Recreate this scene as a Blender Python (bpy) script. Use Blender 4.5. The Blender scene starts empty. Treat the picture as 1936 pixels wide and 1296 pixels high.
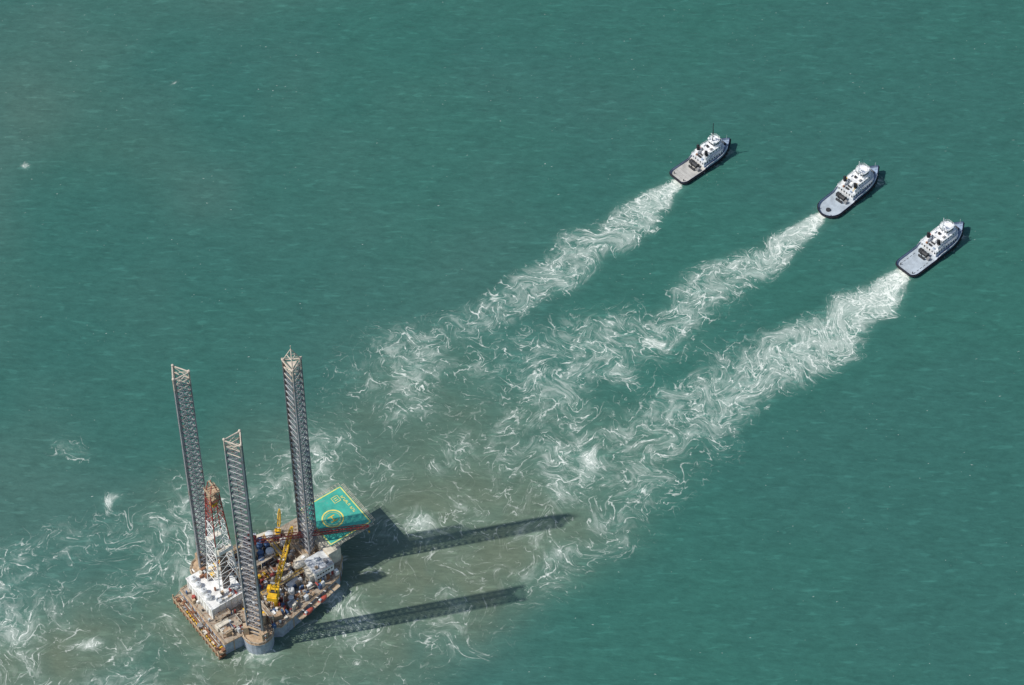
import bpy, math, random
import numpy as np
from mathutils import Vector, Matrix
random.seed(5)
scene=bpy.context.scene
COL=scene.collection
rad=math.radians

# ------------------------------------------------------------ node helpers
class NT:
    def __init__(s,tree): s.t=tree; s.n=tree.nodes; s.l=tree.links
    def new(s,ty,**kw):
        n=s.n.new(ty)
        for k,v in kw.items(): setattr(n,k,v)
        return n
    def put(s,sock,v):
        if isinstance(v,bpy.types.NodeSocket): s.l.new(v,sock)
        elif v is not None: sock.default_value=v
    def math(s,op,a,b=None,c=None,clamp=False):
        n=s.new('ShaderNodeMath',operation=op,use_clamp=clamp)
        s.put(n.inputs[0],a)
        if b is not None: s.put(n.inputs[1],b)
        if c is not None: s.put(n.inputs[2],c)
        return n.outputs[0]
    def ramp(s,v,a,b,c=0.0,d=1.0,smooth=True):
        n=s.new('ShaderNodeMapRange',interpolation_type='SMOOTHSTEP' if smooth else 'LINEAR',clamp=True)
        for i,x in enumerate((v,a,b,c,d)): s.put(n.inputs[i],x)
        return n.outputs[0]
    def noise(s,vec,scale,detail=2,rough=.5,dist=0.0,dim='3D',out='Fac'):
        n=s.new('ShaderNodeTexNoise',noise_dimensions=dim)
        s.put(n.inputs['Vector'],vec)
        n.inputs['Scale'].default_value=scale;n.inputs['Detail'].default_value=detail
        n.inputs['Roughness'].default_value=rough;n.inputs['Distortion'].default_value=dist
        return n.outputs[out]
    def mapping(s,vec,rot=(0,0,0),scale=(1,1,1),loc=(0,0,0)):
        n=s.new('ShaderNodeMapping');s.put(n.inputs['Vector'],vec)
        n.inputs['Rotation'].default_value=rot;n.inputs['Scale'].default_value=scale;n.inputs['Location'].default_value=loc
        return n.outputs[0]
    def mix(s,f,a,b,blend='MIX'):
        n=s.new('ShaderNodeMix',data_type='RGBA',blend_type=blend)
        s.put(n.inputs[0],f)
        for i,x in ((6,a),(7,b)):
            if isinstance(x,tuple) and len(x)==3: x=(*x,1)
            s.put(n.inputs[i],x)
        return n.outputs[2]

def paint(name,col,rust=.15,rough=.6,rustcol=(.16,.07,.03),scale=.5,metal=0.0):
    m=bpy.data.materials.new(name);m.use_nodes=True
    t=NT(m.node_tree);b=t.n['Principled BSDF']
    tc=t.new('ShaderNodeTexCoord').outputs['Object']
    n1=t.noise(tc,scale,4,.6); n2=t.noise(tc,scale*3.3,3,.6)
    st=t.mapping(tc,scale=(1.6,1.6,.25)); n3=t.noise(st,scale*1.5,3,.6)
    v=t.ramp(n1,.3,.7,.78,1.12)
    mul=t.new('ShaderNodeVectorMath',operation='SCALE')
    mul.inputs[0].default_value=col; t.put(mul.inputs['Scale'],v)
    s=t.math('MULTIPLY',n2,n3)
    f=t.ramp(s,.36-.22*rust,.46-.16*rust,0,min(1,rust*2.2))
    c=t.mix(f,mul.outputs[0],rustcol)
    t.put(b.inputs['Base Color'],c); b.inputs['Roughness'].default_value=rough; b.inputs['Metallic'].default_value=metal
    return m
M=dict(
 hullgrey=paint('hull_blue_grey_paint',(.36,.41,.48),.25,rustcol=(.26,.17,.12)),
 deckbeige=paint('weathered_deck',(.38,.32,.25),.5,scale=.25,rustcol=(.20,.11,.065)),
 rustbeige=paint('rusty_beige_steel',(.48,.36,.24),.4,rustcol=(.24,.10,.042)),
 rust=paint('rust_steel',(.28,.13,.07),.4),
 white=paint('white_paint',(.82,.82,.80),.08,scale=.3,rustcol=(.55,.46,.38)),
 cream=paint('cream_paint',(.68,.63,.53),.12),
 yellow=paint('yellow_crane_paint',(.78,.47,.02),.06,rustcol=(.4,.2,.04)),
 red=paint('dark_red_paint',(.34,.06,.05),.15),
 orange=paint('orange_red_paint',(.50,.10,.07),.05),
 green=paint('helideck_green',(.05,.40,.31),.4,scale=.2,rustcol=(.11,.36,.29)),
 blue=paint('dark_blue_paint',(.06,.12,.24),.1),
 legsteel=paint('leg_steel',(.17,.18,.205),.35,scale=.12,rustcol=(.18,.12,.085)),
 legchord=paint('leg_chord_steel',(.42,.42,.43),.35,scale=.12,rustcol=(.30,.20,.14)),
 legtop=paint('leg_top_steel',(.62,.54,.45),.3,rustcol=(.38,.23,.14)),
 grey=paint('grey_steel',(.30,.30,.30),.25),
 silver=paint('silver_tank_paint',(.60,.63,.65),.05,rough=.4),
 dark=paint('dark_machinery',(.035,.037,.042),.1),
 black=paint('black_rubber',(.012,.013,.018),.03,rough=.8),
 navy=paint('tug_hull_navy',(.018,.032,.075),.05,rough=.45),
 tugwhite=paint('tug_white_paint',(.86,.87,.88),.03,rough=.4,rustcol=(.6,.55,.5)),
 tugshadeblue=paint('tug_shaded_white_and_deck_blue',(.28,.36,.48),.05,rough=.45),  # shade of the white hull side put into the colour; also blue-grey foredeck
 tuggrey=paint('tug_deck_grey',(.42,.48,.53),.1,scale=.3,rustcol=(.3,.29,.28)),
 tugtan=paint('tug_deck_tan',(.48,.47,.44),.2,scale=.3,rustcol=(.3,.23,.18)),
 glass=paint('dark_glass',(.02,.03,.04),0,rough=.1),
 line=paint('deck_marking_yellow',(.78,.66,.16),.05),
 net=paint('safety_net',(.55,.52,.42),.2),
)

# ------------------------------------------------------------ mesh builder
class MB:
    def __init__(s): s.v=[];s.f=[];s.m=[];s.mats=[]
    def mi(s,m):
        if m not in s.mats: s.mats.append(m)
        return s.mats.index(m)
    def add(s,vs,fs,mat):
        o=len(s.v); s.v+= [tuple(x) for x in vs]; k=s.mi(mat)
        for f in fs: s.f.append([o+i for i in f]); s.m.append(k)
    def box(s,c,d,mat,rot=0,top=None):
        x,y,z=c; a,b,h=d[0]/2,d[1]/2,d[2]
        cs,sn=math.cos(rot),math.sin(rot)
        tp=top or 1
        vs=[]
        for zz,k in ((0,1),(h,tp)):
            for px,py in ((-a,-b),(a,-b),(a,b),(-a,b)):
                px*=k;py*=k
                vs.append((x+px*cs-py*sn,y+px*sn+py*cs,z+zz))
        s.add(vs,[(3,2,1,0),(4,5,6,7),(0,1,5,4),(1,2,6,5),(2,3,7,6),(3,0,4,7)],mat)
    def cyl(s,p0,p1,r,mat,n=6,r1=None,caps=True):
        p0=Vector(p0);p1=Vector(p1);r1=r if r1 is None else r1
        d=(p1-p0).normalized()
        up=Vector((0,0,1)) if abs(d.z)<.95 else Vector((1,0,0))
        a=d.cross(up).normalized();b=d.cross(a)
        vs=[]
        for p,rr in ((p0,r),(p1,r1)):
            for i in range(n):
                t=2*math.pi*i/n; vs.append(p+a*math.cos(t)*rr+b*math.sin(t)*rr)
        fs=[(i,(i+1)%n,n+(i+1)%n,n+i) for i in range(n)]
        if caps: fs+=[tuple(range(n-1,-1,-1)),tuple(range(n,2*n))]
        s.add(vs,fs,mat)
    def prism(s,poly,z0,z1,mat,topmat=None):
        n=len(poly)
        vs=[(x,y,z0) for x,y in poly]+[(x,y,z1) for x,y in poly]
        s.add(vs,[(i,(i+1)%n,n+(i+1)%n,n+i) for i in range(n)]+[tuple(range(n-1,-1,-1))],mat)
        s.add([(x,y,z1) for x,y in poly],[tuple(range(n))],topmat or mat)
    def ball(s,c,r,mat,sc=(1,1,1),n=12,m=7):
        vs=[];fs=[]
        for j in range(m+1):
            ph=math.pi*j/m
            for i in range(n):
                t=2*math.pi*i/n
                vs.append((c[0]+r*sc[0]*math.sin(ph)*math.cos(t),c[1]+r*sc[1]*math.sin(ph)*math.sin(t),c[2]+r*sc[2]*math.cos(ph)))
        for j in range(m):
            for i in range(n):
                fs.append((j*n+i,(j+1)*n+i,(j+1)*n+(i+1)%n,j*n+(i+1)%n))
        s.add(vs,fs,mat)
    def rail(s,pts,z,mat,h=1.1,closed=False,r=.05):
        ps=list(pts)+([pts[0]] if closed else [])
        for (x0,y0),(x1,y1) in zip(ps,ps[1:]):
            L=math.hypot(x1-x0,y1-y0)
            for hh in (h*.5,h): s.cyl((x0,y0,z+hh),(x1,y1,z+hh),r,mat,4)
            k=max(1,int(L/1.8))
            for i in range(k+1):
                t=i/k; s.cyl((x0+(x1-x0)*t,y0+(y1-y0)*t,z),(x0+(x1-x0)*t,y0+(y1-y0)*t,z+h),r,mat,4)
    def obj(s,name,parent=None,label=None,smooth=False):
        me=bpy.data.meshes.new(name); me.from_pydata(s.v,[],s.f)
        for m in s.mats: me.materials.append(m)
        me.polygons.foreach_set('material_index',s.m)
        if smooth: me.polygons.foreach_set('use_smooth',[True]*len(s.f))
        me.update()
        o=bpy.data.objects.new(name,me); COL.objects.link(o)
        if parent: o.parent=parent
        if label: o['label']=label
        return o

def lattice_boom(mb,p0,p1,w0,w1,n,mat,r=.16,rb=.09):
    p0=Vector(p0);p1=Vector(p1);d=(p1-p0).normalized()
    a=d.cross(Vector((0,0,1))).normalized();b=a.cross(d)
    prev=None
    for i in range(n+1):
        t=i/n
        w=(w0+(w1-w0)*t)/2
        if i==0: w*=.35
        if i==n: w*=.4
        c=p0+(p1-p0)*t
        q=[c+a*w+b*w,c-a*w+b*w,c-a*w-b*w,c+a*w-b*w]
        for k in range(4): mb.cyl(q[k],q[(k+1)%4],rb,mat,4)
        if prev:
            for k in range(4):
                mb.cyl(prev[k],q[k],r,mat,5)
                if i%2: mb.cyl(prev[k],q[(k+1)%4],rb,mat,4)
                else: mb.cyl(prev[(k+1)%4],q[k],rb,mat,4)
        prev=q

# ------------------------------------------------------------ JACK-UP RIG
rig=bpy.data.objects.new('jackup_rig',None);COL.objects.link(rig)
rig.location=(-113.5,663.5,0);rig.rotation_euler=(0,0,rad(36.5))
rig['label']='three-legged jack-up drilling rig with raised lattice legs and green helideck'
rig['category']='oil rig'

DZ=7.2
def arc(cx,cy,r,a0,a1,n):
    return [(cx+r*math.cos(rad(a0+(a1-a0)*i/n)),cy+r*math.sin(rad(a0+(a1-a0)*i/n))) for i in range(n+1)]
starb=[(-14,-16.5),(-5.9,-17)]+arc(0,-19.4,6.2,195,345,9)+[(9,-23),(41,-16.5),(48,-9)]
port=[(x,-y) for x,y in reversed(starb)]
outline=starb+port
mb=MB(); mb.prism(outline,-3.5,DZ,M['hullgrey'],M['deckbeige'])
for (x0,y0),(x1,y1) in zip(outline,outline[1:]+outline[:1]):
    L=math.hypot(x1-x0,y1-y0)
    nx,ny=(y1-y0)/L,-(x1-x0)/L
    mb.cyl((x0+nx*.1,y0+ny*.1,DZ-.2),(x1+nx*.1,y1+ny*.1,DZ-.2),.28,M['rustbeige'],5)
    if L>4:
        k=int(L/3)
        for i in range(1,k):
            t=i/k;px,py=x0+(x1-x0)*t+nx*.12,y0+(y1-y0)*t+ny*.12
            mb.box((px,py,-.5),(.3,.3,DZ+.2),random.choice([M['rust'],M['hullgrey'],M['rustbeige']]),math.atan2(ny,nx))
hull=mb.obj('hull',rig,'blue-grey triangular hull with rusty weathered deck edge')
mb=MB(); mb.rail(outline,DZ,M['rustbeige'],closed=True,r=.07); mb.obj('deck_railing',rig)

# stern ledge
mb=MB()
mb.box((-15.9,0,3.0),(3.6,35,.5),M['rustbeige'])
mb.box((-15.9,0,.8),(3.2,35,.35),M['rust'])
for i in range(15):
    y=-17+i*34/14
    mb.box((-17.5,y,-1),(.4,.4,7.2),M['rustbeige']);
    mb.cyl((-14,y,5.8),(-17.5,y,3.4),.12,M['rust'],4)
for k,(zz,mm) in enumerate(((3.9,'cream'),(4.4,'rust'),(3.8,'yellow'))):
    mb.cyl((-15-k*.8,-15,zz),(-15-k*.8,15-k*3,zz),.3,M[mm],6)
mb.rail([(-17.6,-17.4),(-17.6,17.4)],3.5,M['rustbeige'],r=.07)
for i in range(18):
    mb.box((random.uniform(-17,-14.8),random.uniform(-16,16),3.5),(random.uniform(.6,1.6),random.uniform(.8,2.6),random.uniform(.6,1.8)),random.choice([M['rustbeige'],M['rust'],M['cream'],M['grey'],M['yellow']]))
mb.obj('stern_walkway',rig,'rusty stern walkway with pipes and railing')

# legs
LP=[(0,19.4,90),(0,-19.4,-90),(38,0,0)]
def make_leg(cx,cy,a0,ztop,pointed):
    mb=MB(); R=3.95
    ch=[(R*math.cos(rad(a0+120*k)),R*math.sin(rad(a0+120*k))) for k in range(3)]
    z0=-1.0;n=37;dz=(ztop-z0)/n
    for k in range(3):
        x,y=ch[k]
        for (za,zb,mt,rr) in ((z0,ztop-6,M['legchord'],.38),(ztop-6,ztop+.3,M['legtop'],.38)):
            mb.cyl((x,y,za),(x,y,zb),rr,mt,8)
        an=rad(a0+120*k)
        mb.box((x,y,z0),(1.1,.16,ztop-z0),M['legsteel'],an+math.pi/2)
    for i in range(n):
        za=z0+i*dz;zb=za+dz
        mt=M['legtop'] if i>=n-1 else M['legsteel']
        mh=M['legtop'] if i>=n-2 else M['legchord']
        for k in range(3):
            x0,y0=ch[k];x1,y1=ch[(k+1)%3]
            mb.cyl((x0,y0,za),(x1,y1,za),.17,mh,5,caps=False)
            mb.cyl((x0,y0,za),(x1,y1,zb),.15,mt,5,caps=False)
            mb.cyl((x1,y1,za),(x0,y0,zb),.15,mt,5,caps=False)
            xm,ym=(x0+x1)/2,(y0+y1)/2
            x2,y2=ch[(k+2)%3];xn,yn=(x1+x2)/2,(y1+y2)/2
            mb.cyl((xm,ym,za),(xn,yn,za),.1,mt,4,caps=False)
    for k in range(3):
        x0,y0=ch[k];x1,y1=ch[(k+1)%3]
        mb.cyl((x0*1.08,y0*1.08,ztop),(x1*1.08,y1*1.08,ztop),.28,M['legtop'],6)
        mb.ball((x0,y0,ztop+.5),.6,M['legtop'],n=8,m=5)
        if pointed:
            mb.cyl((x0,y0,ztop),(0,0,ztop+8.5),.24,M['legtop'],6)
            mb.cyl((x0*.5,y0*.5,ztop+4.2),(x1*.5,y1*.5,ztop+4.2),.18,M['legtop'],5)
            mb.rail([(x0*1.15,y0*1.15),(x1*1.15,y1*1.15)],ztop,M['legtop'],r=.07)
    if pointed:
        mb.cyl((0,0,ztop+8),(0,0,ztop+10.5),.15,M['legtop'],5)
        mb.prism([(x*.6,y*.6) for x,y in ch],ztop-.3,ztop-.1,M['legtop'])
    mb.box((ch[1][0]*.9,ch[1][1]*.9,z0),(.5,.12,ztop-z0-2),M['rust'])
    o=mb.obj('leg',rig,'slender triangular lattice leg with rusty %s'%('pointed top' if pointed else 'open top'))
    o.location=(cx,cy,0)
    return o
for (x,y,a),zt,pt in zip(LP,(133,132.5,130),(0,0,1)): make_leg(x,y,a,zt,pt)
for (x,y,a) in LP:
    mb=MB()
    for k in range(3):
        an=rad(a+120*k);px,py=4.6*math.cos(an),4.6*math.sin(an)
        mb.box((px,py,0),(2.1,2.6,5.2),M['rustbeige'],an)
        for j in range(4):
            mb.cyl((px*1.0,py*1.0,.7+j*1.2),(px*1.38,py*1.38,.7+j*1.2),.42,M['grey'] if j%2 else M['rust'],8)
        a2=rad(a+120*k+120);qx,qy=4.6*math.cos(a2),4.6*math.sin(a2)
        mb.cyl((px,py,5.2),(qx,qy,5.2),.4,M['rustbeige'],6)
        mb.cyl((px,py,2.4),(qx,qy,2.4),.3,M['rustbeige'],6)
    ring=arc(0,0,6.4,0,330,11)
    mb.prism(ring,0,.35,M['rustbeige']); mb.rail(ring,.35,M['cream'],closed=True,r=.06)
    o=mb.obj('jack_house',rig); o.location=(x,y,DZ)

# cantilever substructure (white block) + tanks on its roof
mb=MB()
mb.box((-3.5,5.8,DZ),(15.5,19,6.6),M['white'])
mb.box((-3.5,5.8,DZ+6.6),(16.1,19.6,.3),M['white'])
for i in range(9):
    mb.box((-11.3,-2.6+i*2.1,DZ+.3),(.18,.25,6.2),M['cream'])
for i in range(6):
    mb.box((-10.5+i*2.8,-3.75,DZ+.3),(.25,.18,6.2),M['cream'])
for y in (0,5,10,13): mb.box((-11.35,y,DZ+.1),(.1,1,2.1),M['grey'])
mb.rail([(-11.4,-3.8),(-11.4,15.4)],DZ+6.9,M['white'],r=.06)
mb.rail([(-11.4,-3.8),(4.4,-3.8)],DZ+6.9,M['white'],r=.06)
mb.obj('drill_substructure',rig,'white cantilever block carrying the derrick')
for (x,y,r,h) in ((-9.3,12.6,1.25,1.9),(-9.3,9.2,1.25,1.9),(-9.3,5.0,1.3,2.2),(-9.3,1.6,1.3,2.2)):
    mb=MB(); mb.cyl((0,0,0),(0,0,h),r,M['white'],14); mb.ball((0,0,h),r,M['silver'],(1,1,.3)); mb.cyl((0,0,h),(0,0,h+.8),.25,M['grey'])
    o=mb.obj('storage_tank',rig); o.location=(x,y,DZ+6.9)
mb=MB()
for i in range(48):
    x=random.uniform(-7,3.5);y=random.choice([random.uniform(-3,0),random.uniform(9.5,14.5),random.uniform(-3,14)])
    mb.box((x,y,DZ+6.9),(random.uniform(.5,2.0),random.uniform(.5,2.0),random.uniform(.4,2.4)),random.choice([M['white'],M['cream'],M['red'],M['grey'],M['yellow'],M['rust'],M['silver'],M['rustbeige']]),random.choice([0,0,.3]))
mb.obj('drill_floor_machinery',rig)

# derrick
mb=MB()
bz=DZ+6.9; tz=76; cx,cy=-.2,4.3
H=tz-bz; nb=11
def dq(t):
    w=4.8+(1.9-4.8)*t
    return [Vector((cx+a*w,cy+b*w,bz+H*t)) for a,b in ((1,1),(-1,1),(-1,-1),(1,-1))]
ts=[0]
for i in range(nb): ts.append(ts[-1]+1.0-.03*i)
ts=[t/ts[-1] for t in ts]
for i in range(nb):
    q0,q1=dq(ts[i]),dq(ts[i+1])
    tm=(ts[i]+ts[i+1])/2
    mleg=M['red'] if tm>.5 else M['white']
    mt=M['red'] if (tm>.72 and tm<.9) else (M['white'] if tm<.72 else M['rustbeige'])
    for k in range(4):
        mb.cyl(q0[k],q1[k],.24,mleg,6)
        mb.cyl(q1[k],q1[(k+1)%4],.13,mt,5)
        if i==0 and k in(1,3):
            continue
        mb.cyl(q0[k],q1[(k+1)%4],.11,mt,5); mb.cyl(q0[(k+1)%4],q1[k],.11,mt,5)
derrick=mb.obj('derrick',rig,'tapering drilling derrick, white below and dark red above')
mb=MB()
zc=bz+H*.9
mb.box((cx,cy,zc),(3.4,3.4,2.4),M['rustbeige']); mb.box((cx,cy,zc-2.5),(2.4,2.4,2.2),M['yellow'])
mb.box((cx,cy,tz),(4.6,4.6,.3),M['rustbeige']); mb.rail([(cx-2.3,cy-2.3),(cx+2.3,cy-2.3),(cx+2.3,cy+2.3),(cx-2.3,cy+2.3)],tz+.3,M['rustbeige'],closed=True,r=.08)
for a in (-1.6,1.6):
    mb.cyl((cx-1.6,cy+a,tz),(cx-.6,cy+a*.8,tz+4.8),.2,M['red'],5);mb.cyl((cx+1.6,cy+a,tz),(cx+.6,cy+a*.8,tz+4.8),.2,M['red'],5)
mb.cyl((cx,cy-1.4,tz+4.8),(cx,cy+1.4,tz+4.8),.35,M['rustbeige'],6)
o=mb.obj('crown_block',derrick)
mb=MB()
zb=bz+H*.44
mb.box((cx,cy-4.2,zb),(6.5,2.6,.3),M['cream']); mb.box((cx,cy-5.4,zb),(6.5,.12,2.2),M['white']); mb.box((cx-3.2,cy-4.3,zb),(.12,2.3,2.2),M['cream'])
mb.box((cx,cy+4.2,zb),(6.5,2.4,.3),M['cream'])
mb.obj('racking_board',derrick)
mb=MB()
for i in range(22):
    x=cx-1.6+.3*(i%11);y=cy-2.3+.35*(i//11)
    mb.cyl((x,y,bz),(x,y,zb),.1,M['grey'] if i%3 else M['rust'],4)
mb.cyl((cx,cy,bz+14),(cx,cy,zc),.12,M['dark'],4); mb.box((cx,cy,bz+12),(1.6,1.2,4),M['yellow'])
mb.obj('drill_pipe_stand',derrick)

def windows(mb,x0,x1,y,z,n,axis='x',w=.8,h=.8):
    for i in range(n):
        t=(i+.5)/n;p=x0+(x1-x0)*t
        if axis=='x': mb.box((p,y,z),(w,.08,h),M['glass'])
        else: mb.box((y,p,z),(.08,w,h),M['glass'])
mb=MB()
mb.box((44.0,0,DZ),(6,20,8.5),M['cream'])
mb.box((36.5,-9.5,DZ),(9,8.4,6.4),M['white']); mb.box((36.5,-9.5,DZ+6.4),(9.4,8.8,.3),M['silver'])
mb.box((31,-9.5,DZ),(2,6,4.4),M['cream'])
mb.box((38,10.8,DZ),(8.5,7.4,6),M['cream']); mb.box((38,10.8,DZ+6),(8.9,7.8,.3),M['deckbeige'])
for z in (DZ+1.5,DZ+4.2): windows(mb,32.5,40.5,-13.75,z,6)
for z in (DZ+1.5,DZ+4.2,DZ+6.6): windows(mb,-9,9,47.05,z,8,'y')
mb.box((36.5,-8,DZ+6.7),(1.8,1.8,1.1),M['silver']); mb.box((38.8,-11,DZ+6.7),(1.2,2.2,.9),M['grey'])
mb.box((34,-11.5,DZ+6.7),(1.2,1.2,.8),M['rustbeige'])
mb.rail([(32,-13.7),(41,-13.7),(41,-5.3)],DZ+6.7,M['rustbeige'],r=.06)
mb.obj('living_quarters',rig,'cream accommodation block beside the bow leg')

# helideck
HZ=20
hp=[(42.6,-9.6),(63,-9.6),(63,13.4),(42.6,13.4)]
mb=MB(); mb.prism(hp,HZ-.5,HZ,M['grey'],M['green'])
heli=mb.obj('helideck',rig,'square green helideck with yellow landing circle')
mb=MB()
zt=HZ+.02
def strip(p,q,w,mat=M['line'],z=zt):
    p=Vector((*p,0));q=Vector((*q,0));d=(q-p).normalized();n=Vector((-d.y,d.x,0))*w/2
    mb.add([(p-n)+Vector((0,0,z)),(q-n)+Vector((0,0,z)),(q+n)+Vector((0,0,z)),(p+n)+Vector((0,0,z))],[(0,1,2,3)],mat)
inn=[(52.8+(x-52.8)*.955,1.9+(y-1.9)*.955) for x,y in hp]
for k,(a,b) in enumerate(zip(inn,inn[1:]+inn[:1])): strip(a,b,.45,z=zt+.004*(k%2))
def ringm(cx,cy,r0,r1,z,n=40,mat=M['line']):
    vs=[(cx+r*math.cos(2*math.pi*i/n),cy+r*math.sin(2*math.pi*i/n),z) for r in (r0,r1) for i in range(n)]
    mb.add(vs,[(i,n+i,n+(i+1)%n,(i+1)%n)[::-1] for i in range(n)],mat)
ringm(51.0,1.2,4.0,4.6,zt+.012)
ringm(51.0,1.2,3.2,3.35,zt+.012,mat=M['yellow'])
strip((49.4,-.1),(52.6,-.1),.4,M['yellow'],zt+.016);strip((49.4,2.5),(52.6,2.5),.4,M['yellow'],zt+.016);strip((51.0,-.1),(51.0,2.5),.4,M['yellow'],zt+.02)
bx,by=57.6,8.6
for a,b in (((bx-1.5,by-1.5),(bx+1.5,by-1.5)),((bx+1.5,by-1.5),(bx+1.5,by+1.5)),((bx+1.5,by+1.5),(bx-1.5,by+1.5)),((bx-1.5,by+1.5),(bx-1.5,by-1.5))): strip(a,b,.22,z=zt+.012)
strip((bx-.8,by-.5),(bx+.8,by-.5),.3,z=zt+.016);strip((bx-.8,by+.5),(bx+.8,by+.5),.3,z=zt+.016)
y=8.6
for wlen in (6,3):
    for i in range(wlen):
        x=60.4
        strip((x-.55,y),(x+.55,y),.22,z=zt+.024)
        strip((x+.5 if i%2 else x-.5,y-.1),(x+.5 if i%2 else x-.5,y-.6),.22,z=zt+.028)
        if i%3!=1: strip((x-.55,y-.6),(x+.55 if i%2 else x+.1,y-.6),.2,z=zt+.032)
        if i%3==0: strip((x,y-.1),(x,y-.6),.2,z=zt+.036)
        y-=1.0
    y-=.9
mb.obj('deck_marking',heli)
mb=MB()
for (a,b) in zip(hp,hp[1:]+hp[:1]):
    L=math.hypot(b[0]-a[0],b[1]-a[1]);nx,ny=(b[1]-a[1])/L,-(b[0]-a[0])/L
    k=max(1,int(L/1.6))
    for i in range(k+1):
        t=i/k;px,py=a[0]+(b[0]-a[0])*t,a[1]+(b[1]-a[1])*t
        mb.cyl((px,py,HZ-.25),(px+nx*1.6,py+ny*1.6,HZ+.1),.09,M['net'],4)
    for off in (.55,1.1,1.6):
        mb.cyl((a[0]+nx*off,a[1]+ny*off,HZ-.25+off*.2),(b[0]+nx*off,b[1]+ny*off,HZ-.25+off*.2),.07,M['net'],4)
mb.obj('safety_net',heli)
mb=MB()
for x,y in ((48,-8),(48,11),(48,2),(60,-6),(60,10),(60,2)):
    bx0=min(x,47.5)
    mb.cyl((bx0,y*.8,DZ),(x,y,HZ-.5),.35,M['cream'],6)
    mb.cyl((bx0,y*.8,DZ+5),(60,y,HZ-.6),.25,M['cream'],6)
for x in (46,50,54,58,62): mb.box((x,1.9,HZ-1.2),(.4,21,.7),M['grey'])
mb.obj('support_truss',heli)

# cranes
def crane(px,py,zt,ang,length,elev,boommat,cabmat,w=1.9,hz=0,label='',S=1.0):
    c=bpy.data.objects.new('deck_crane',None);COL.objects.link(c);c.parent=rig;c.location=(px,py,DZ)
    c['label']=label
    m=MB(); m.cyl((0,0,0),(0,0,zt),1.25*S,M['cream'] if boommat is not M['yellow'] else M['yellow'],12,r1=1.1*S); m.cyl((0,0,zt-.6),(0,0,zt),1.9*S,M['yellow'] if S>1 else M['grey'],12)
    m.obj('pedestal',c)
    m=MB()
    m.box((-.8*S,0,zt),(5*S,3.2*S,2.6*S),cabmat); m.box((1.0*S,2.1*S,zt),(2*S,1.2*S,2.4*S),M['white'] if S==1 else M['yellow']); m.box((1.75*S,2.1*S,zt+.9),(.6*S,1.25*S,1.1*S),M['glass'])
    for sd in (1,-1):
        m.cyl((-1.5*S,sd*S,zt+2.6*S),(-.6,sd*.7,zt+7.5*S),.22*S,boommat,5)
        m.cyl((1.2*S,sd*S,zt+2.2*S),(-.6,sd*.7,zt+7.5*S),.2*S,boommat,5)
    m.cyl((-.6,-.9,zt+7.5*S),(-.6,.9,zt+7.5*S),.4*S,M['grey'],8)
    m.box((-3*S,0,zt+.3),(1.4*S,3.6*S,2*S),cabmat if S>1 else M['grey']); m.cyl((-1.2,-1.3*S,zt+3*S),(-1.2,1.3*S,zt+3*S),.6*S,M['dark'],10)
    hh=m.obj('crane_house',c); hh.rotation_euler=(0,0,ang)
    m=MB(); tip=(1.8+length*math.cos(elev),0,zt+1+length*math.sin(elev))
    lattice_boom(m,(1.8,0,zt+1),tip,w,w*.7,int(length/2),boommat,.17,.10)
    m.cyl((-.6,.5,zt+7.5*S),tip,.06,M['dark'],4); m.cyl((-.6,-.5,zt+7.5*S),tip,.06,M['dark'],4)
    m.cyl(tip,(tip[0],tip[1],tip[2]-3.5),.07,M['dark'],4); m.box((tip[0],tip[1],tip[2]-4.2),(.5,.5,.8),M['yellow'])
    m.obj('boom',hh)
    return c
crane(13,-12.5,7.5,rad(43),30,rad(4),M['yellow'],M['yellow'],1.9,label='yellow pedestal crane with lowered lattice boom',S=1.12)
crane(18,11,12.6,math.atan2(-22.5,42),46,rad(1),M['red'],M['red'],1.8,label='pedestal crane with long dark red lattice boom')
crane(32,13.5,5,rad(50),8,rad(50),M['yellow'],M['yellow'],1.2,label='small yellow crane with raised boom',S=.6)

for i,(x,y) in enumerate(((30.5,-20.3),(22.5,-22.0))):
    lb=bpy.data.objects.new('lifeboat',None);COL.objects.link(lb);lb.parent=rig;lb.location=(x,y,4.2);lb.rotation_euler=(0,0,rad(12))
    m=MB(); m.ball((0,0,.9),1,M['orange'],(2.8,1.1,.95),16,8); m.box((-1.3,0,1.4),(1.3,1.0,.9),M['white'],0,.8); m.obj('boat_shell',lb,smooth=True)
    m=MB()
    for a in (-2.2,2.2):
        m.cyl((a,2.2,2.6),(a,0,4.2),.16,M['white'],5); m.cyl((a,0,4.2),(a,0,1.6),.06,M['dark'],4); m.cyl((a,2.2,-1),(a,2.2,2.6),.16,M['white'],5)
    m.obj('davit',lb)
mb=MB()
for x in (38,34,27,19):
    yy=-23+(x-9)*6.5/32-1.4
    mb.box((x,yy,5.2),(3.4,2.6,.25),M['rustbeige'],rad(11.5)); mb.rail([(x-1.7,yy-1.6),(x+1.7,yy-.9)],5.4,M['cream'],r=.06)
mb.obj('side_platform',rig)

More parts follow.
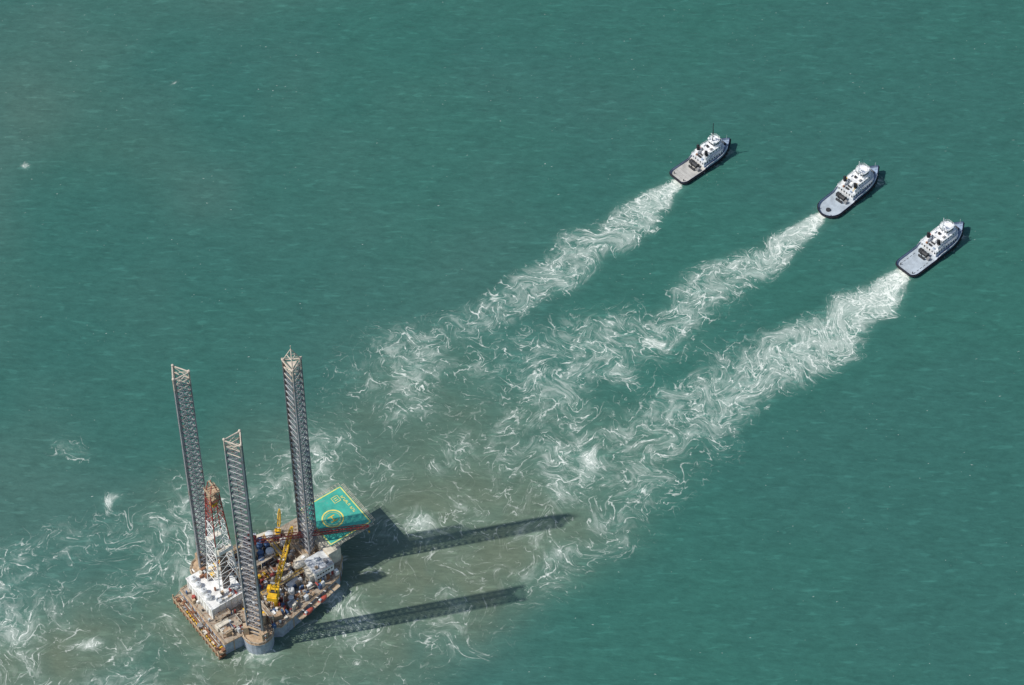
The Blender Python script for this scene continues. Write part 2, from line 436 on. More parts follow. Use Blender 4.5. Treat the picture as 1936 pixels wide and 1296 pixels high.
def tank(x,y,r,h,mat,z=DZ,dome=True):
    m=MB(); m.cyl((0,0,0),(0,0,h),r,mat,16)
    if dome: m.ball((0,0,h),r,mat,(1,1,.45),16)
    m.cyl((r*.6,0,h*.2),(r*.6,0,h+r*.4),.12,M['grey'],4)
    o=m.obj('deck_tank',rig);o.location=(x,y,z);return o
tank(28.5,14.8,1.9,5.5,M['silver']);tank(24.5,8.5,1.9,4.0,M['silver']);tank(32,10,1.5,4.5,M['white'])
for x,y in ((21,10.2),(22.6,13.4),(25.6,12.3),(19.6,7.4),(24.2,15.8)): tank(x,y,1.35,4.2,M['blue'])
tank(30,-2.5,1.2,3.0,M['cream']);tank(9.5,14,1.5,4,M['cream']);tank(21,-12,1.4,3.4,M['white']);tank(19,-15,1.2,3.0,M['silver'])
mb=MB(); mb.ball((0,0,1.2),1,M['cream'],(4.6,2.3,2.0),18,9); mb.box((0,0,0),(5.6,3.0,1.3),M['cream']); mb.box((1,0,2.5),(1.6,1.2,.8),M['white'])
o=mb.obj('covered_boat',rig,'pale rounded covered boat on the deck',smooth=False); o.location=(31.5,-4.2,DZ+4); o.rotation_euler=(0,0,rad(12))
mb=MB(); mb.box((31.5,-4.2,DZ),(6.5,5,4),M['rustbeige']); mb.obj('boat_cradle',rig)
def pipes(x,y,n,L,rot,mat,layers=3,z=DZ):
    m=MB()
    for l in range(layers):
        for i in range(n-l):
            yy=(i-(n-l)/2)*.42; m.cyl((-L/2,yy,.3+l*.36),(L/2,yy,.3+l*.36),.18,random.choice([mat,mat,M['rust'],M['grey']]),6)
    for a in (-L*.35,L*.35): m.box((a,0,0),(.3,n*.45,.15),M['rust'])
    o=m.obj('pipe_stack',rig);o.location=(x,y,z);o.rotation_euler=(0,0,rot)
pipes(13,3,12,12,0,M['rustbeige'],4,DZ+.1);pipes(13,-3.6,9,11,0,M['grey'],3);pipes(26,-13.5,6,9,rad(11),M['rustbeige'],3);pipes(22,2.5,7,8,rad(90),M['rust'],3)
def cont(x,y,l,w,h,rot,mat,z=DZ):
    m=MB(); m.box((0,0,0),(l,w,h),mat)
    k=int(l/.7)
    for i in range(k):
        for s in (-1,1): m.box((-l/2+(i+.5)*l/k,s*(w/2+.04),.1),(.25,.08,h-.2),mat)
    m.box((0,0,h),(l*.94,w*.9,.06),M['cream'] if random.random()<.5 else mat)
    o=m.obj('cargo_container',rig);o.location=(x,y,z);o.rotation_euler=(0,0,rot)
for a in ((24,-5.5,6,2.4,2.6,.1,'cream'),(24,-9,6,2.4,2.6,.1,'white'),(9,-18,6,2.4,2.5,-.2,'rustbeige'),(18,-17.6,4,2.2,2.5,.2,'grey'),(10,18,6,2.4,2.5,.2,'rustbeige'),
          (18,19,3,2.4,2.5,.2,'cream'),(-10,-9,6,2.4,2.6,0,'cream'),(-10,-13,3,2.4,2.4,0,'rustbeige'),(27,4,3,2.4,2.4,.5,'red'),(16,8,4,2.2,2.4,0,'white'),(34,16.2,4,2.2,2.4,-.2,'cream'),(27,18,5,2.4,2.6,-.2,'rustbeige')):
    cont(*a[:6],M[a[6]])
mb=MB()
def inside(x,y):
    if x<-13 or x>46: return False
    lim=16 if x<-6 else (22-(max(x,6)-6)*.19)
    if abs(y)>lim: return False
    if -11.8<x<4.8 and -4.3<y<15.8: return False
    for lx,ly,_ in LP:
        if math.hypot(x-lx,y-ly)<5.2: return False
    return True
cols=['rustbeige','rustbeige','cream','cream','white','white','grey','silver','rust','yellow','red','silver','blue','dark','deckbeige']
cnt=0
while cnt<620:
    x,y=random.uniform(-13,42),random.uniform(-23,23)
    if not inside(x,y): continue
    cnt+=1
    m=M[random.choice(cols)]; k=random.random()
    if k<.6: mb.box((x,y,DZ+random.choice([0,0,.6])),(random.uniform(.4,2.0),random.uniform(.4,1.5),random.uniform(.5,3.0)),m,random.choice([0,0,.2,1.57]))
    elif k<.75:
        r=random.uniform(.3,.8); mb.cyl((x,y,DZ),(x,y,DZ+random.uniform(.8,3)),r,m,10)
    elif k<.9:
        a=random.choice([0,1.57]);L=random.uniform(2,7);zz=DZ+random.uniform(.4,3.4)
        mb.cyl((x,y,zz),(x+L*math.cos(a)*.5,y+L*math.sin(a)*.5,zz),random.uniform(.12,.35),m,6)
    else:
        mb.cyl((x,y,DZ),(x,y,DZ+random.uniform(3,6)),.15,M['cream'],5)
mb.obj('deck_machinery',rig,'cluttered rusty beige and white deck machinery')
mb=MB()
for (x,y,l,w,z) in ((16,6,18,1.6,4),(20,-7.5,20,1.4,3.6),(7,-12,1.6,14,3.4),(27,9,1.6,14,4.4),(10,17,12,1.5,3.2),(34,-1,1.4,14,5.0),(-8,-11,9,5,1.8),(-8,-6.5,6,2,3.5)):
    mb.box((x,y,DZ+z),(l,w,.18),M['deckbeige'])
    pp=[(x-l/2,y-w/2),(x+l/2,y-w/2),(x+l/2,y+w/2),(x-l/2,y+w/2)]
    mb.rail(pp,DZ+z+.18,random.choice([M['yellow'],M['cream'],M['rustbeige']]),closed=True,r=.06)
    for a,b in pp: mb.cyl((a,b,DZ),(a,b,DZ+z),.15,M['rustbeige'],5)
mb.obj('raised_walkway',rig)

# ------------------------------------------------------------ TUGS
def halfbeam(x,L,B,round_stern):
    t=(x+L/2)/L
    w_=.17 if round_stern else .10
    st=min(1,t/w_); s=(1-(1-st)**2.2)**.5 if st<1 else 1
    if not round_stern: s=.62+.38*s
    fw=max(0,(t-.60)/.40); f=(1-fw**2.4)
    return max(.02,B/2*s*f)
def tug(loc,yaw,L,B,label,deckmat,rs,housew,mast,two_boats):
    t=bpy.data.objects.new('tugboat',None);COL.objects.link(t)
    t.location=(loc[0],loc[1],0);t.rotation_euler=(0,0,yaw)
    t['label']=label;t['category']='tugboat';t['group']='tugboats towing the drilling rig'
    n=40
    xs=[-L/2+L*(1-math.cos(math.pi*i/n))/2 for i in range(n+1)]
    def sheer(x):
        u=(x+L/2)/L; return 2.1+ (0 if u<.38 else 1.5*min(1,(u-.38)/.06)) + 2.0*max(0,u-.5)**1.5*2
    m=MB()
    for sd in (-1,1):
        rows=[]
        for x in xs:
            h=halfbeam(x,L,B,rs); zt=sheer(x); zm=.9+(zt-.9)*.55
            rows.append([(x*.97,sd*h*.8,-1.5),(x*.985,sd*h*.96,.6),(x*.995,sd*h*.985,zm),(x,sd*h,zt),(x*.992,sd*max(0,h-.22),zt),(x*.99,sd*max(0,h-.34),zt-1.1)])
        for i in range(n):
            u=(xs[i]+L/2)/L
            for j in range(5):
                a,b_=rows[i][j],rows[i+1][j];c_,d_=rows[i+1][j+1],rows[i][j+1]
                mt=M['navy']
                if j==2 and .42<u<.86: mt=M['tugshadeblue']  # white forecastle side coloured as if in shade, port and starboard alike
                if j==3 and .42<u<.86: mt=M['tugwhite']
                if j==4: mt=M['tugshadeblue']
                m.add([a,b_,c_,d_] if sd<0 else [a,d_,c_,b_],[(0,1,2,3)],mt)
    h=halfbeam(-L/2,L,B,rs)
    m.add([(-L/2*.97,-h*.8,-1.5),(-L/2*.97,h*.8,-1.5),(-L/2,h,2.1),(-L/2,-h,2.1)],[(0,3,2,1)],M['navy'])
    m.add([(-L/2*.99,-h,1.0),(-L/2*.99,h,1.0),(-L/2*.99,h,2.1),(-L/2*.99,-h,2.1)],[(0,1,2,3)],M['navy'])
    m.obj('hull',t)
    m=MB()
    for i in range(n):
        a,b=xs[i],xs[i+1]; ha,hb=max(0,halfbeam(a,L,B,rs)-.32),max(0,halfbeam(b,L,B,rs)-.32)
        za,zb=sheer(a)-1.08,sheer(b)-1.08
        u=(a+L/2)/L
        m.add([(a*.99,-ha,za),(b*.99,-hb,zb),(b*.99,hb,zb),(a*.99,ha,za)],[(0,1,2,3)],deckmat if u<.40 else M['tugshadeblue'])
    if rs==0 and not mast:
        for k in range(5):
            for s in (-1,1): m.box((-L/2+3+k*2.1,s*B*.33,1.03),(1.2,.22,.03),M['dark'])
    elif rs: m.cyl((-L/2+4.2,0,1.03),(-L/2+4.2,0,1.6),1.1,M['dark'],12)
    else:
        for k in range(6): m.box((-L/2+2.5+k*1.9,0,1.03),(.08,B*.8,.03),M['grey'])
    m.obj('deck',t)
    m=MB()
    for sd in (-1,1):
        for i in range(n):
            a,b=xs[i],xs[i+1]
            za=min(sheer(a),2.1+1.2*max(0,(a/L)))-.7; zb2=min(sheer(b),2.1+1.2*max(0,(b/L)))-.7
            p0=(a,sd*(halfbeam(a,L,B,rs)+.10),za);p1=(b,sd*(halfbeam(b,L,B,rs)+.10),zb2)
            if Vector(p0)!=Vector(p1): m.cyl(p0,p1,.3,M['black'],6,caps=False)
        for k in range(14):
            x=-L*.4+L*.8*k/13; z_=1.0; m.cyl((x,sd*(halfbeam(x,L,B,rs)-.05),z_),(x,sd*(halfbeam(x,L,B,rs)+.4),z_),.55,M['black'],10)
    m.cyl((-L/2,-h,1.4),(-L/2,h,1.4),.45,M['black'],8)
    for k in range(5): m.cyl((L/2-.4,0,1+k*.6),(L/2+.5,0,1+k*.6),.5,M['black'],8)
    m.obj('fender',t)
    W=B*housew
    def tier(name,poly,z0,z1,rail=True,win=True,top=None):
        m=MB(); m.prism(poly,z0,z1,M['tugwhite']); cxm=sum(p[0] for p in poly)/len(poly)
        m.prism([(cxm+(x-cxm)*1.05,y*1.06) for x,y in poly],z1,z1+.12,top or M['tugwhite'])
        if rail: m.rail([(cxm+(x-cxm)*1.03,y*1.04) for x,y in poly],z1+.12,M['tugwhite'],closed=True,r=.05)
        o=m.obj(name,t)
        m=MB()
        for (a,b) in zip(poly,poly[1:]+poly[:1]):
            Ls=math.hypot(b[0]-a[0],b[1]-a[1]);k=max(1,int(Ls/1.5)); an=math.atan2(b[1]-a[1],b[0]-a[0])
            for i in range(k):
                tt=(i+.5)/k; m.box((a[0]+(b[0]-a[0])*tt,a[1]+(b[1]-a[1])*tt,z0+(z1-z0)*.42),(.62 if win else Ls/k*.86,.1,(z1-z0)*.33),M['glass'],an)
        m.obj('window',o)
        return o
    def chamf(x0,x1,w,c):
        return [(x0,-w),(x1-c,-w),(x1,-w+c),(x1,w-c),(x1-c,w),(x0,w)]
    k=L/38
    tier('deckhouse',chamf(-3.6*k,12.8*k,W/2,3.0*k),2.4,5.4,top=M['silver'])
    tier('upper_deckhouse',chamf(1.2*k,11.4*k,W*.37,2.2*k),5.52,8.1)
    tier('wheelhouse',[(5.0*k,-W*.2),(5.8*k,-W*.27),(8.8*k,-W*.27),(9.8*k,-W*.15),(9.8*k,W*.15),(8.8*k,W*.27),(5.8*k,W*.27),(5.0*k,W*.2)],8.22,10.9,rail=True,win=False)
    for sd in (-1,1):
        m=MB(); m.box((-.8*k,sd*W*.34,5.5),(2.6,1.9,2.0),M['tugwhite']); m.cyl((-.8*k,sd*W*.34,7.5),(-1.2*k,sd*W*.34,10.2),.85,M['black'],12,r1=.75); m.cyl((-1.2*k,sd*W*.34,10.2),(-1.4*k,sd*W*.34,10.9),.3,M['dark'],8)
        m.obj('funnel',t)
    m=MB(); mx=6.2*k if mast else 4.4*k
    m.cyl((mx,0,10.9),(mx-.4,0,18.6+mast*4),.26,M['dark'] if mast else M['tugwhite'],6,r1=.15)
    m.cyl((mx-1.2,0,10.9),(mx-.2,0,14),.14,M['tugwhite'],5)
    for zz,w in ((13,1.8),(15,1.2)): m.cyl((mx-.2,-w,zz),(mx-.2,w,zz),.1,M['tugwhite'],5)
    m.box((mx+.4,0,13.2),(.4,2.2,.3),M['tugwhite']); m.ball((mx-.9,1.6,11.6),.6,M['tugwhite'],n=10,m=6);m.ball((mx-.9,-1.6,11.4),.45,M['tugwhite'],n=10,m=6)
    m.cyl((8.4*k,1.6,11),(8.4*k,1.6,15.5),.07,M['dark'],4);m.cyl((8.4*k,-1.8,11),(8.4*k,-1.8,14.8),.07,M['dark'],4)
    m.cyl((16.5*k,0,sheer(16.5*k)-1),(16.5*k,0,sheer(16.5*k)+3.5),.09,M['tugwhite'],4)
    m.obj('mast',t)
    m=MB(); wx=-5.6*k
    m.cyl((wx,-1.5,2.4),(wx,1.5,2.4),1.05,M['dark'],12)
    for sd in (-1.6,1.6): m.cyl((wx,sd-.12,2.4),(wx,sd+.12,2.4),1.35,M['dark'],14)
    m.box((wx+.4,2.8,1.1),(1.6,1.4,1.8),M['dark']);m.box((wx-.8,-2.9,1.1),(1.2,1.2,1.6),M['grey'])
    m.box((wx-2.2,0,1.1),(.4,3.6,1.3),M['dark']); m.cyl((wx-2.2,0,2.2),(wx-2.2,0,3.1),.3,M['dark'])
    m.cyl((14.6*k,-1.2,sheer(14.6*k)-.4),(14.6*k,1.2,sheer(14.6*k)-.4),.6,M['dark'],10)
    for s in (-1,1): m.cyl((-L/2+2,s*B*.3,1),(-L/2+2,s*B*.3,2.2),.22,M['dark'],6)
    m.obj('towing_winch',t)
    m=MB()
    for (x,y,z,sz,mt) in ((.2,0,5.52,(1.4,1.2,1.9),'tugwhite'),(2.6,W*.28,8.2,(1.4,.9,.8),'tugwhite'),(3.2,-W*.26,8.2,(1.3,.8,.9),'grey'),(10.8,0,8.2,(.7,1.6,.8),'grey'),(3.2,W*.05,8.2,(.8,1,1.1),'dark'),(12.0,W*.2,5.5,(.6,.8,.7),'dark'),(-2.6,0,5.5,(.6,1.6,.9),'dark'),(-2.8,W*.22,5.5,(.8,.7,.9),'rust'),(-.8,0,5.5,(.6,2.2,.5),'dark'),(12.9,-W*.18,3.6,(1,1,.8),'tugwhite'),(-3.0,-W*.28,5.5,(.7,.9,.8),'tugshadeblue')):
        m.box((x*k,y,z),sz,M[mt])
    m.cyl((.0*k,W*.47,6.0),(2.4*k,W*.47,6.0),.42,M['yellow'] if two_boats else M['orange'],8)
    m.cyl((.8*k,-W*.3,5.5),(.8*k,-W*.3,8.8),.14,M['tugwhite'],5); m.cyl((.8*k,-W*.3,8.8),(-3.4*k,-W*.42,7.4),.13,M['tugwhite'] if not two_boats else M['yellow'],5)
    m.obj('deck_gear',t)
    return t
T1=((88.3,914.2),rad(41.5),34.5,10.6);T2=((155,894.3),rad(45),39,11.8);T3=((189.8,859.6),rad(42.5),39.5,12.0)
tug(*T1,'white and navy tugboat with tan aft deck and tall dark mast',M['tugtan'],0,.74,1,0)
tug(*T2,'white and navy tugboat with rounded stern and grey aft deck',M['tuggrey'],1,.78,0,1)
tug(*T3,'white and navy tugboat with dashed markings on grey aft deck',M['tuggrey'],0,.76,0,0)

# ------------------------------------------------------------ WATER
class VN:
    def __init__(s,seed): s.t=np.random.RandomState(seed).rand(256,256)
    def __call__(s,x,y):
        xi=np.floor(x).astype(int);yi=np.floor(y).astype(int);fx=x-xi;fy=y-yi
        u=fx*fx*fx*(fx*(fx*6-15)+10);v=fy*fy*fy*(fy*(fy*6-15)+10)
        a=s.t[xi&255,yi&255];b=s.t[(xi+1)&255,yi&255];c=s.t[xi&255,(yi+1)&255];d=s.t[(xi+1)&255,(yi+1)&255]
        return (a*(1-u)+b*u)*(1-v)+(c*(1-u)+d*u)*v
def fbm(x,y,sc,seed,o=4):
    r=0;a=1;tot=0
    for i in range(o):
        r=r+a*VN(seed+i)(x/sc+i*17.3,y/sc+i*9.1);tot+=a;a*=.5;sc/=2
    return r/tot
x_in=np.arange(-300,300.1,1.0);y_in=np.arange(585,1075.1,1.0)
gr=np.array([15,40,90,180,350,700,1400,3000,6000,12000,25000.])
xs=np.concatenate([x_in[0]-gr[::-1],x_in,x_in[-1]+gr]);ys=np.concatenate([y_in[0]-gr[::-1],y_in,y_in[-1]+gr])
X,Y=np.meshgrid(xs,ys);X=X.ravel();Y=Y.ravel();nx,ny=len(xs),len(ys)
n1,n2,n3=VN(101),VN(202),VN(303)
def psi(x,y):
    return .24*26*26*n1(x/26,y/26)+.32*11*11*n2(x/11+5,y/11)+.18*5.5*5.5*n3(x/5.5,y/5.5+3)
fx_,fy_=X.copy(),Y.copy();e=.4;N=12
for i in range(N):
    p0x=(psi(fx_,fy_+e)-psi(fx_,fy_-e))/(2*e);p0y=-(psi(fx_+e,fy_)-psi(fx_-e,fy_))/(2*e)
    fx_=fx_-p0x/N;fy_=fy_-p0y/N
inner=((X>=-300)&(X<=300)&(Y>=585)&(Y<=1075))
fx_=np.where(inner,fx_,X);fy_=np.where(inner,fy_,Y)
calm=np.ones_like(X)
for (c,yaw,L,B) in (T1,T2,T3):
    sx,sy=c[0]-math.cos(yaw)*L/2,c[1]-math.sin(yaw)*L/2
    calm=np.minimum(calm,np.clip((np.hypot(X-sx,Y-sy)-4)/40,0,1))
qx=X+.7*calm*(fx_-X);qy=Y+.7*calm*(fy_-Y)
def wake(pts):
    best=np.zeros_like(X)
    for (x0,y0,h0,d0),(x1,y1,h1,d1) in zip(pts,pts[1:]):
        dx,dy=x1-x0,y1-y0;L2=dx*dx+dy*dy
        t=((qx-x0)*dx+(qy-y0)*dy)/L2;t=np.clip(t,0,1)
        d=np.hypot(qx-(x0+dx*t),qy-(y0+dy*t));h=h0+(h1-h0)*t;de=d0+(d1-d0)*t
        best=np.maximum(best,de*np.clip(1.2-(d/h)**2,0,1))
    return best
foam=np.zeros_like(X)
foam=np.maximum(foam,wake([(77,903,2.5,1.15),(75,900,4,1.1),(66,889,8,.84),(54,878,12,.68),(35,861,14,.58),(15,843,14,.56),(-2,826,13,.48),(-20,816,12,.38),(-31,811,12,.30),(-58,793,12,.22),(-80,780,12,.10)]))
foam=np.maximum(foam,wake([(142,882,2.8,1.15),(134,873,6,.92),(124,864,8.5,.72),(106,850,12,.60),(87,834,14,.58),(70,817,15,.48),(50,802,16,.38),(21,790,18,.28),(-10,770,20,.16)]))
foam=np.maximum(foam,wake([(176,847,4,1.25),(168,837,8.5,1.05),(156,824,13,.84),(129,802,17,.68),(106,787,20,.62),(86,774,21,.54),(62,756,22,.44),(35,738,24,.34),(5,720,26,.22)]))
def blob(x,y,r,d,s=1.0,an=0):
    c_,s_=math.cos(an),math.sin(an);ux=(qx-x)*c_+(qy-y)*s_;uy=-(qx-x)*s_+(qy-y)*c_
    return d*np.exp(-((ux/r)**2+(uy/(r*s))**2))
for b in ((61,808,5,1.1),(34,741,7,1.05),(18,720,5,.9,.5,-.4),(-21,746,3,.8),(-39,704,8,.95,.6,.2),(-50,722,6,.36),(-165,720,5,1.0,.6,.4),(-171,646,8,.8,.5),(-201,653,12,.64,.5,-.3),(-185,662,16,.36),(-150,686,13,.44),(-75,668,7,.8),(-85,655,8,.45),(-102,641,7,.75),(21,772,10,.42),(-73,790,8,.36,.5),(-74,752,10,.36),(-2,828,8,.38),(42,799,5,.9,.4,.3),(7,683,9,.36),(-83,743,8,.34),(-33,735,5,.5),(-191,746,8,.36),(-160,967,1.6,.7),(-226,912,2.2,.7),(-62,784,10,.36),(-198,691,10,.26),(-155,672,12,.38),(50,749,12,.44),(-125,643,10,.36),(-137,655,8,.40),(-20,690,12,.28),(-40,770,14,.30),(-60,640,12,.28),(0,740,16,.38),(-140,725,10,.30),(-20,715,14,.34),(-55,735,14,.30)):
    foam=np.maximum(foam,blob(*b))
def poly_mask(poly,px,py):
    ins=np.zeros(len(px),bool)
    for (x0,y0),(x1,y1) in zip(poly,poly[1:]+poly[:1]):
        c=((y0>py)!=(y1>py))&(px<(x1-x0)*(py-y0)/((y1-y0)+1e-9)+x0); ins^=c
    return ins.astype(float)
def blur(m,r,it=3):
    a=m.reshape(ny,nx)
    for _ in range(it):
        for ax in (0,1):
            c=np.cumsum(np.pad(a,[(r+1,r) if k==ax else (0,0) for k in (0,1)],mode='edge'),axis=ax)
            a=(np.take(c,range(2*r+1,c.shape[ax]),ax)-np.take(c,range(0,c.shape[ax]-2*r-1),ax))/(2*r+1)
    return a.ravel()
wx=X+.6*(fx_-X)+34*(fbm(X,Y,45,7)-.5);wy=Y+.6*(fy_-Y)+34*(fbm(X,Y,45,17)-.5)
mudp=[(-93,763),(-62,793),(-16,808),(7,772),(53,766),(84,752),(63,724),(40,702),(18,672),(-20,640),(-35,590),(-290,590),(-290,640),(-207,652),(-166,670),(-149,732),(-124,758)]
mud=blur(poly_mask(mudp,wx,wy),8)
mudc=blob(-60,680,60,.75,.8)+blob(-165,630,60,1.3,.45)+blob(10,705,38,.4)+blob(-60,780,30,.28,.5)+blob(0,770,40,.2)+blob(-10,700,45,.3)
mudv=mud*np.clip(.26+mudc,0,1)*np.clip(.25+1.4*fbm(wx,wy,30,31),0,1.15)
mudv=np.maximum(mudv,.16*blob(-215,940,60,1,.5,-.6)*fbm(X,Y,50,91)*1.6)
lacep=[(-110,735),(-85,795),(-30,815),(10,808),(60,830),(118,838),(108,755),(62,712),(26,680),(-5,638),(-55,612),(-280,612),(-280,662),(-180,703)]
lace=blur(poly_mask(lacep,wx,wy),7)
patch=np.clip((fbm(qx,qy,22,57,4)-.37)*2.8,0,1)
foam=np.maximum(foam,lace*(.11+.40*patch))
for (c,yaw,L,B) in (T1,T2,T3):
    ux=(X-c[0])*math.cos(yaw)+(Y-c[1])*math.sin(yaw);uy=-(X-c[0])*math.sin(yaw)+(Y-c[1])*math.cos(yaw)
    d=np.maximum(np.abs(ux)-L*.42,0)**2+np.maximum(np.abs(uy)-B*.36,0)**2
    foam=np.maximum(foam,.45*np.exp(-d/4.0))
aer=blur(np.clip(foam,0,1),3,2)
tone=np.clip(fbm(X,Y,120,77,3),0,1)
co=np.stack([X,Y,np.zeros_like(X)],1)
me=bpy.data.meshes.new('water')
nv=nx*ny
me.vertices.add(nv);me.vertices.foreach_set('co',co.ravel())
ii,jj=np.meshgrid(np.arange(nx-1),np.arange(ny-1));a=(jj*nx+ii).ravel()
quads=np.stack([a,a+1,a+nx+1,a+nx],1).astype(np.int32);nf=len(quads)
me.loops.add(nf*4);me.loops.foreach_set('vertex_index',quads.ravel())
me.polygons.add(nf);me.polygons.foreach_set('loop_start',np.arange(0,nf*4,4,dtype=np.int32))
me.update(calc_edges=True)
at=me.attributes.new('flow','FLOAT_VECTOR','POINT');at.data.foreach_set('vector',np.stack([X+calm*(fx_-X),Y+calm*(fy_-Y),np.zeros_like(X)],1).astype(np.float32).ravel())
at=me.attributes.new('mask','FLOAT_COLOR','POINT');at.data.foreach_set('color',np.stack([foam/1.4,mudv,aer,tone],1).astype(np.float32).ravel())
water=bpy.data.objects.new('water',me);COL.objects.link(water);water['kind']='structure'

m=bpy.data.materials.new('sea_water');m.use_nodes=True;t=NT(m.node_tree);b=t.n['Principled BSDF']
P=t.new('ShaderNodeTexCoord').outputs['Object']
flow=t.new('ShaderNodeAttribute',attribute_name='flow').outputs['Vector']
mk=t.new('ShaderNodeAttribute',attribute_name='mask')
sep=t.new('ShaderNodeSeparateColor');t.l.new(mk.outputs['Color'],sep.inputs[0])
dens=t.math('MULTIPLY',sep.outputs[0],1.4);mud_=sep.outputs[1];aer_=sep.outputs[2];tone_=mk.outputs['Alpha']
A=rad(-42)
def vadd(a,b,k):
    n=t.new('ShaderNodeVectorMath',operation='MULTIPLY_ADD')
    s_=t.new('ShaderNodeVectorMath',operation='SUBTRACT');t.put(s_.inputs[0],b);s_.inputs[1].default_value=(.5,.5,.5)
    t.put(n.inputs[0],s_.outputs[0]);n.inputs[1].default_value=(k,k,0);t.put(n.inputs[2],a);return n.outputs[0]
wv=vadd(flow,t.noise(flow,.12,2,.55,0,'2D','Color'),7.5)
wv=vadd(wv,t.noise(flow,.55,2,.6,0,'2D','Color'),1.2)
fl=t.mapping(wv,rot=(0,0,A),scale=(.88,1,1))
def noise2(v,s_,d,r=.5,ds=0): return t.noise(v,s_,d,r,ds,'2D')
def cells(vec,scale,wmin,wk,metres=True):
    v=t.new('ShaderNodeTexVoronoi',voronoi_dimensions='2D',feature='DISTANCE_TO_EDGE')
    t.put(v.inputs['Vector'],vec);v.inputs['Scale'].default_value=scale
    w=t.math('MULTIPLY_ADD',dens,wk*scale,wmin*scale)
    return t.ramp(t.math('DIVIDE',v.outputs['Distance'],t.math('MAXIMUM',w,.002)),.0,1.0,1,0)
def zline(vec,scale,det,wmin,wk):
    f=noise2(vec,scale,det,.55)
    a_=t.math('ABSOLUTE',t.math('SUBTRACT',f,.5))
    w=t.math('MULTIPLY_ADD',dens,wk,wmin)
    return t.ramp(t.math('DIVIDE',a_,t.math('MAXIMUM',w,.0005)),.1,1.0,1,0)
V1=cells(fl,.10,.36,.50)
V2=cells(t.mapping(fl,loc=(31,7,0)),.20,.24,.42)
V3=cells(t.mapping(fl,loc=(3,17,0)),.40,.04,.42)
Z1=zline(fl,.07,3,.004,.012)
ga=noise2(fl,.13,5,.68);gb=noise2(t.mapping(fl,loc=(9,40,0)),.25,5,.70)
d5=t.math('MULTIPLY',dens,.24)
G1=t.ramp(t.math('ADD',ga,d5),.48,.76)
G2=t.ramp(t.math('ADD',gb,d5),.54,.78)
mx=lambda a,b:t.math('MAXIMUM',a,b)
ml=lambda a,b:t.math('MULTIPLY',a,b)
lines=mx(ml(mx(V1,Z1),G1),ml(V2,G2))
G3=t.ramp(dens,.25,.75)
lines=mx(lines,ml(ml(V3,G1),ml(G3,.8)))
brk=t.ramp(noise2(fl,.8,4,.75),.36,.56,.30,1.0)
lines=ml(lines,t.mix(t.ramp(dens,.4,1.1,0,.5),brk,(1,1,1)))
cl=noise2(fl,.50,6,.78)
solid=t.ramp(t.math('ADD',cl,ml(dens,.40)),.80,1.04)
haz=ml(ml(t.ramp(t.math('ADD',noise2(fl,.16,6,.70),ml(dens,.38)),.56,.98),.42),t.ramp(dens,.06,.5))
foamv=mx(ml(lines,t.ramp(dens,.04,.50,.50,.92)),mx(solid,haz))
foamv=ml(foamv,t.ramp(dens,.03,.16))
wc=t.mapping(P,rot=(0,0,.3),scale=(.5,1,1))
sp=noise2(wc,.9,2,.5); sp2=noise2(P,.04,2,.5)
caps=ml(t.ramp(sp,.775,.82),t.ramp(sp2,.48,.62))
foamv=t.math('MAXIMUM',foamv,ml(caps,.4),clamp=True)
rp=t.mapping(P,rot=(0,0,rad(20)),scale=(.34,1,1))
r1=noise2(rp,.50,3,.60,.15);r2=noise2(rp,.16,3,.55,.2);big=noise2(P,.009,3,.5)
rpw=t.mapping(P,rot=(0,0,rad(14)),scale=(.24,1,1))
cr=t.ramp(noise2(rpw,.42,2,.5,.3),.60,.78)
grad=t.new('ShaderNodeSeparateXYZ');t.l.new(P,grad.inputs[0])
gx=t.ramp(grad.outputs[0],-240,160,0,1)
deep=(.036,.127,.108);grey=(.062,.142,.122);green=(.034,.134,.108)
base=t.mix(t.math('MULTIPLY',t.math('SUBTRACT',1,gx),t.ramp(tone_,.25,.60)),deep,grey)
base=t.mix(ml(t.ramp(big,.35,.68,0,.8),t.ramp(gx,0,1,.4,1)),base,green)
base=t.mix(t.math('MULTIPLY',mud_,.80,clamp=True),base,(.132,.163,.113))
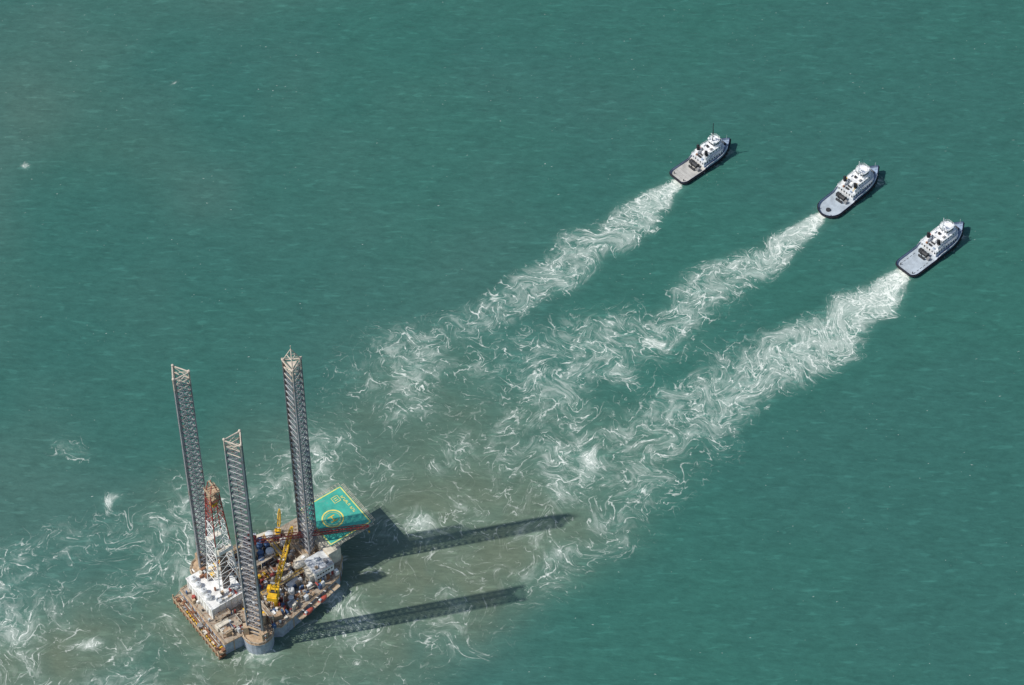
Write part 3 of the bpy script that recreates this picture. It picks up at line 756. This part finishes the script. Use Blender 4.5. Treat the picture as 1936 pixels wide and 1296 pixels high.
base=t.mix(t.ramp(aer_,.08,.85,0,.58,False),base,(.13,.27,.22))
rv=t.ramp(t.math('ADD',ml(r1,.58),ml(r2,.42)),.28,.72,.84,1.16,False)
rv=t.math('ADD',rv,ml(cr,.26))
mul=t.new('ShaderNodeVectorMath',operation='SCALE');t.l.new(base,mul.inputs[0]);t.l.new(rv,mul.inputs['Scale'])
colr=t.mix(foamv,mul.outputs[0],(.82,.86,.80))
t.put(b.inputs['Base Color'],colr)
t.put(b.inputs['Roughness'],t.ramp(foamv,0,1,.28,.85))
b.inputs['IOR'].default_value=1.33
h=t.math('ADD',ml(r1,.8),ml(r2,1.3))
bp=t.new('ShaderNodeBump');bp.inputs['Strength'].default_value=.55;bp.inputs['Distance'].default_value=.8
t.l.new(h,bp.inputs['Height']);t.l.new(bp.outputs[0],b.inputs['Normal'])
me.materials.append(m)

# ------------------------------------------------------------ LIGHT, CAMERA
w=bpy.data.worlds.new('World');scene.world=w;w.use_nodes=True
wt=NT(w.node_tree);sky=wt.new('ShaderNodeTexSky',sky_type='NISHITA');sky.sun_disc=False
sky.sun_elevation=rad(50.7);sky.sun_rotation=rad(256.7);sky.air_density=1.2
wt.l.new(sky.outputs[0],wt.n['Background'].inputs[0]);wt.n['Background'].inputs[1].default_value=.10
az,el=rad(12.8),rad(51)
sl=bpy.data.lights.new('sun','SUN');sl.energy=3.9;sl.angle=rad(.6);sl.color=(1,.95,.87)
so=bpy.data.objects.new('sun',sl);COL.objects.link(so);so.location=(0,700,400)
so.rotation_euler=Vector((math.cos(az)*math.cos(el),math.sin(az)*math.cos(el),-math.sin(el))).to_track_quat('-Z','Y').to_euler()
cd=bpy.data.cameras.new('camera');cam=bpy.data.objects.new('camera',cd);COL.objects.link(cam)
cam.location=(0,0,960);cam.rotation_euler=(rad(40),0,0);cd.sensor_width=36;cd.lens=5400/1936*36;cd.clip_start=5;cd.clip_end=60000
scene.camera=cam
scene.view_settings.view_transform='Standard';scene.view_settings.look='None';scene.view_settings.exposure=0
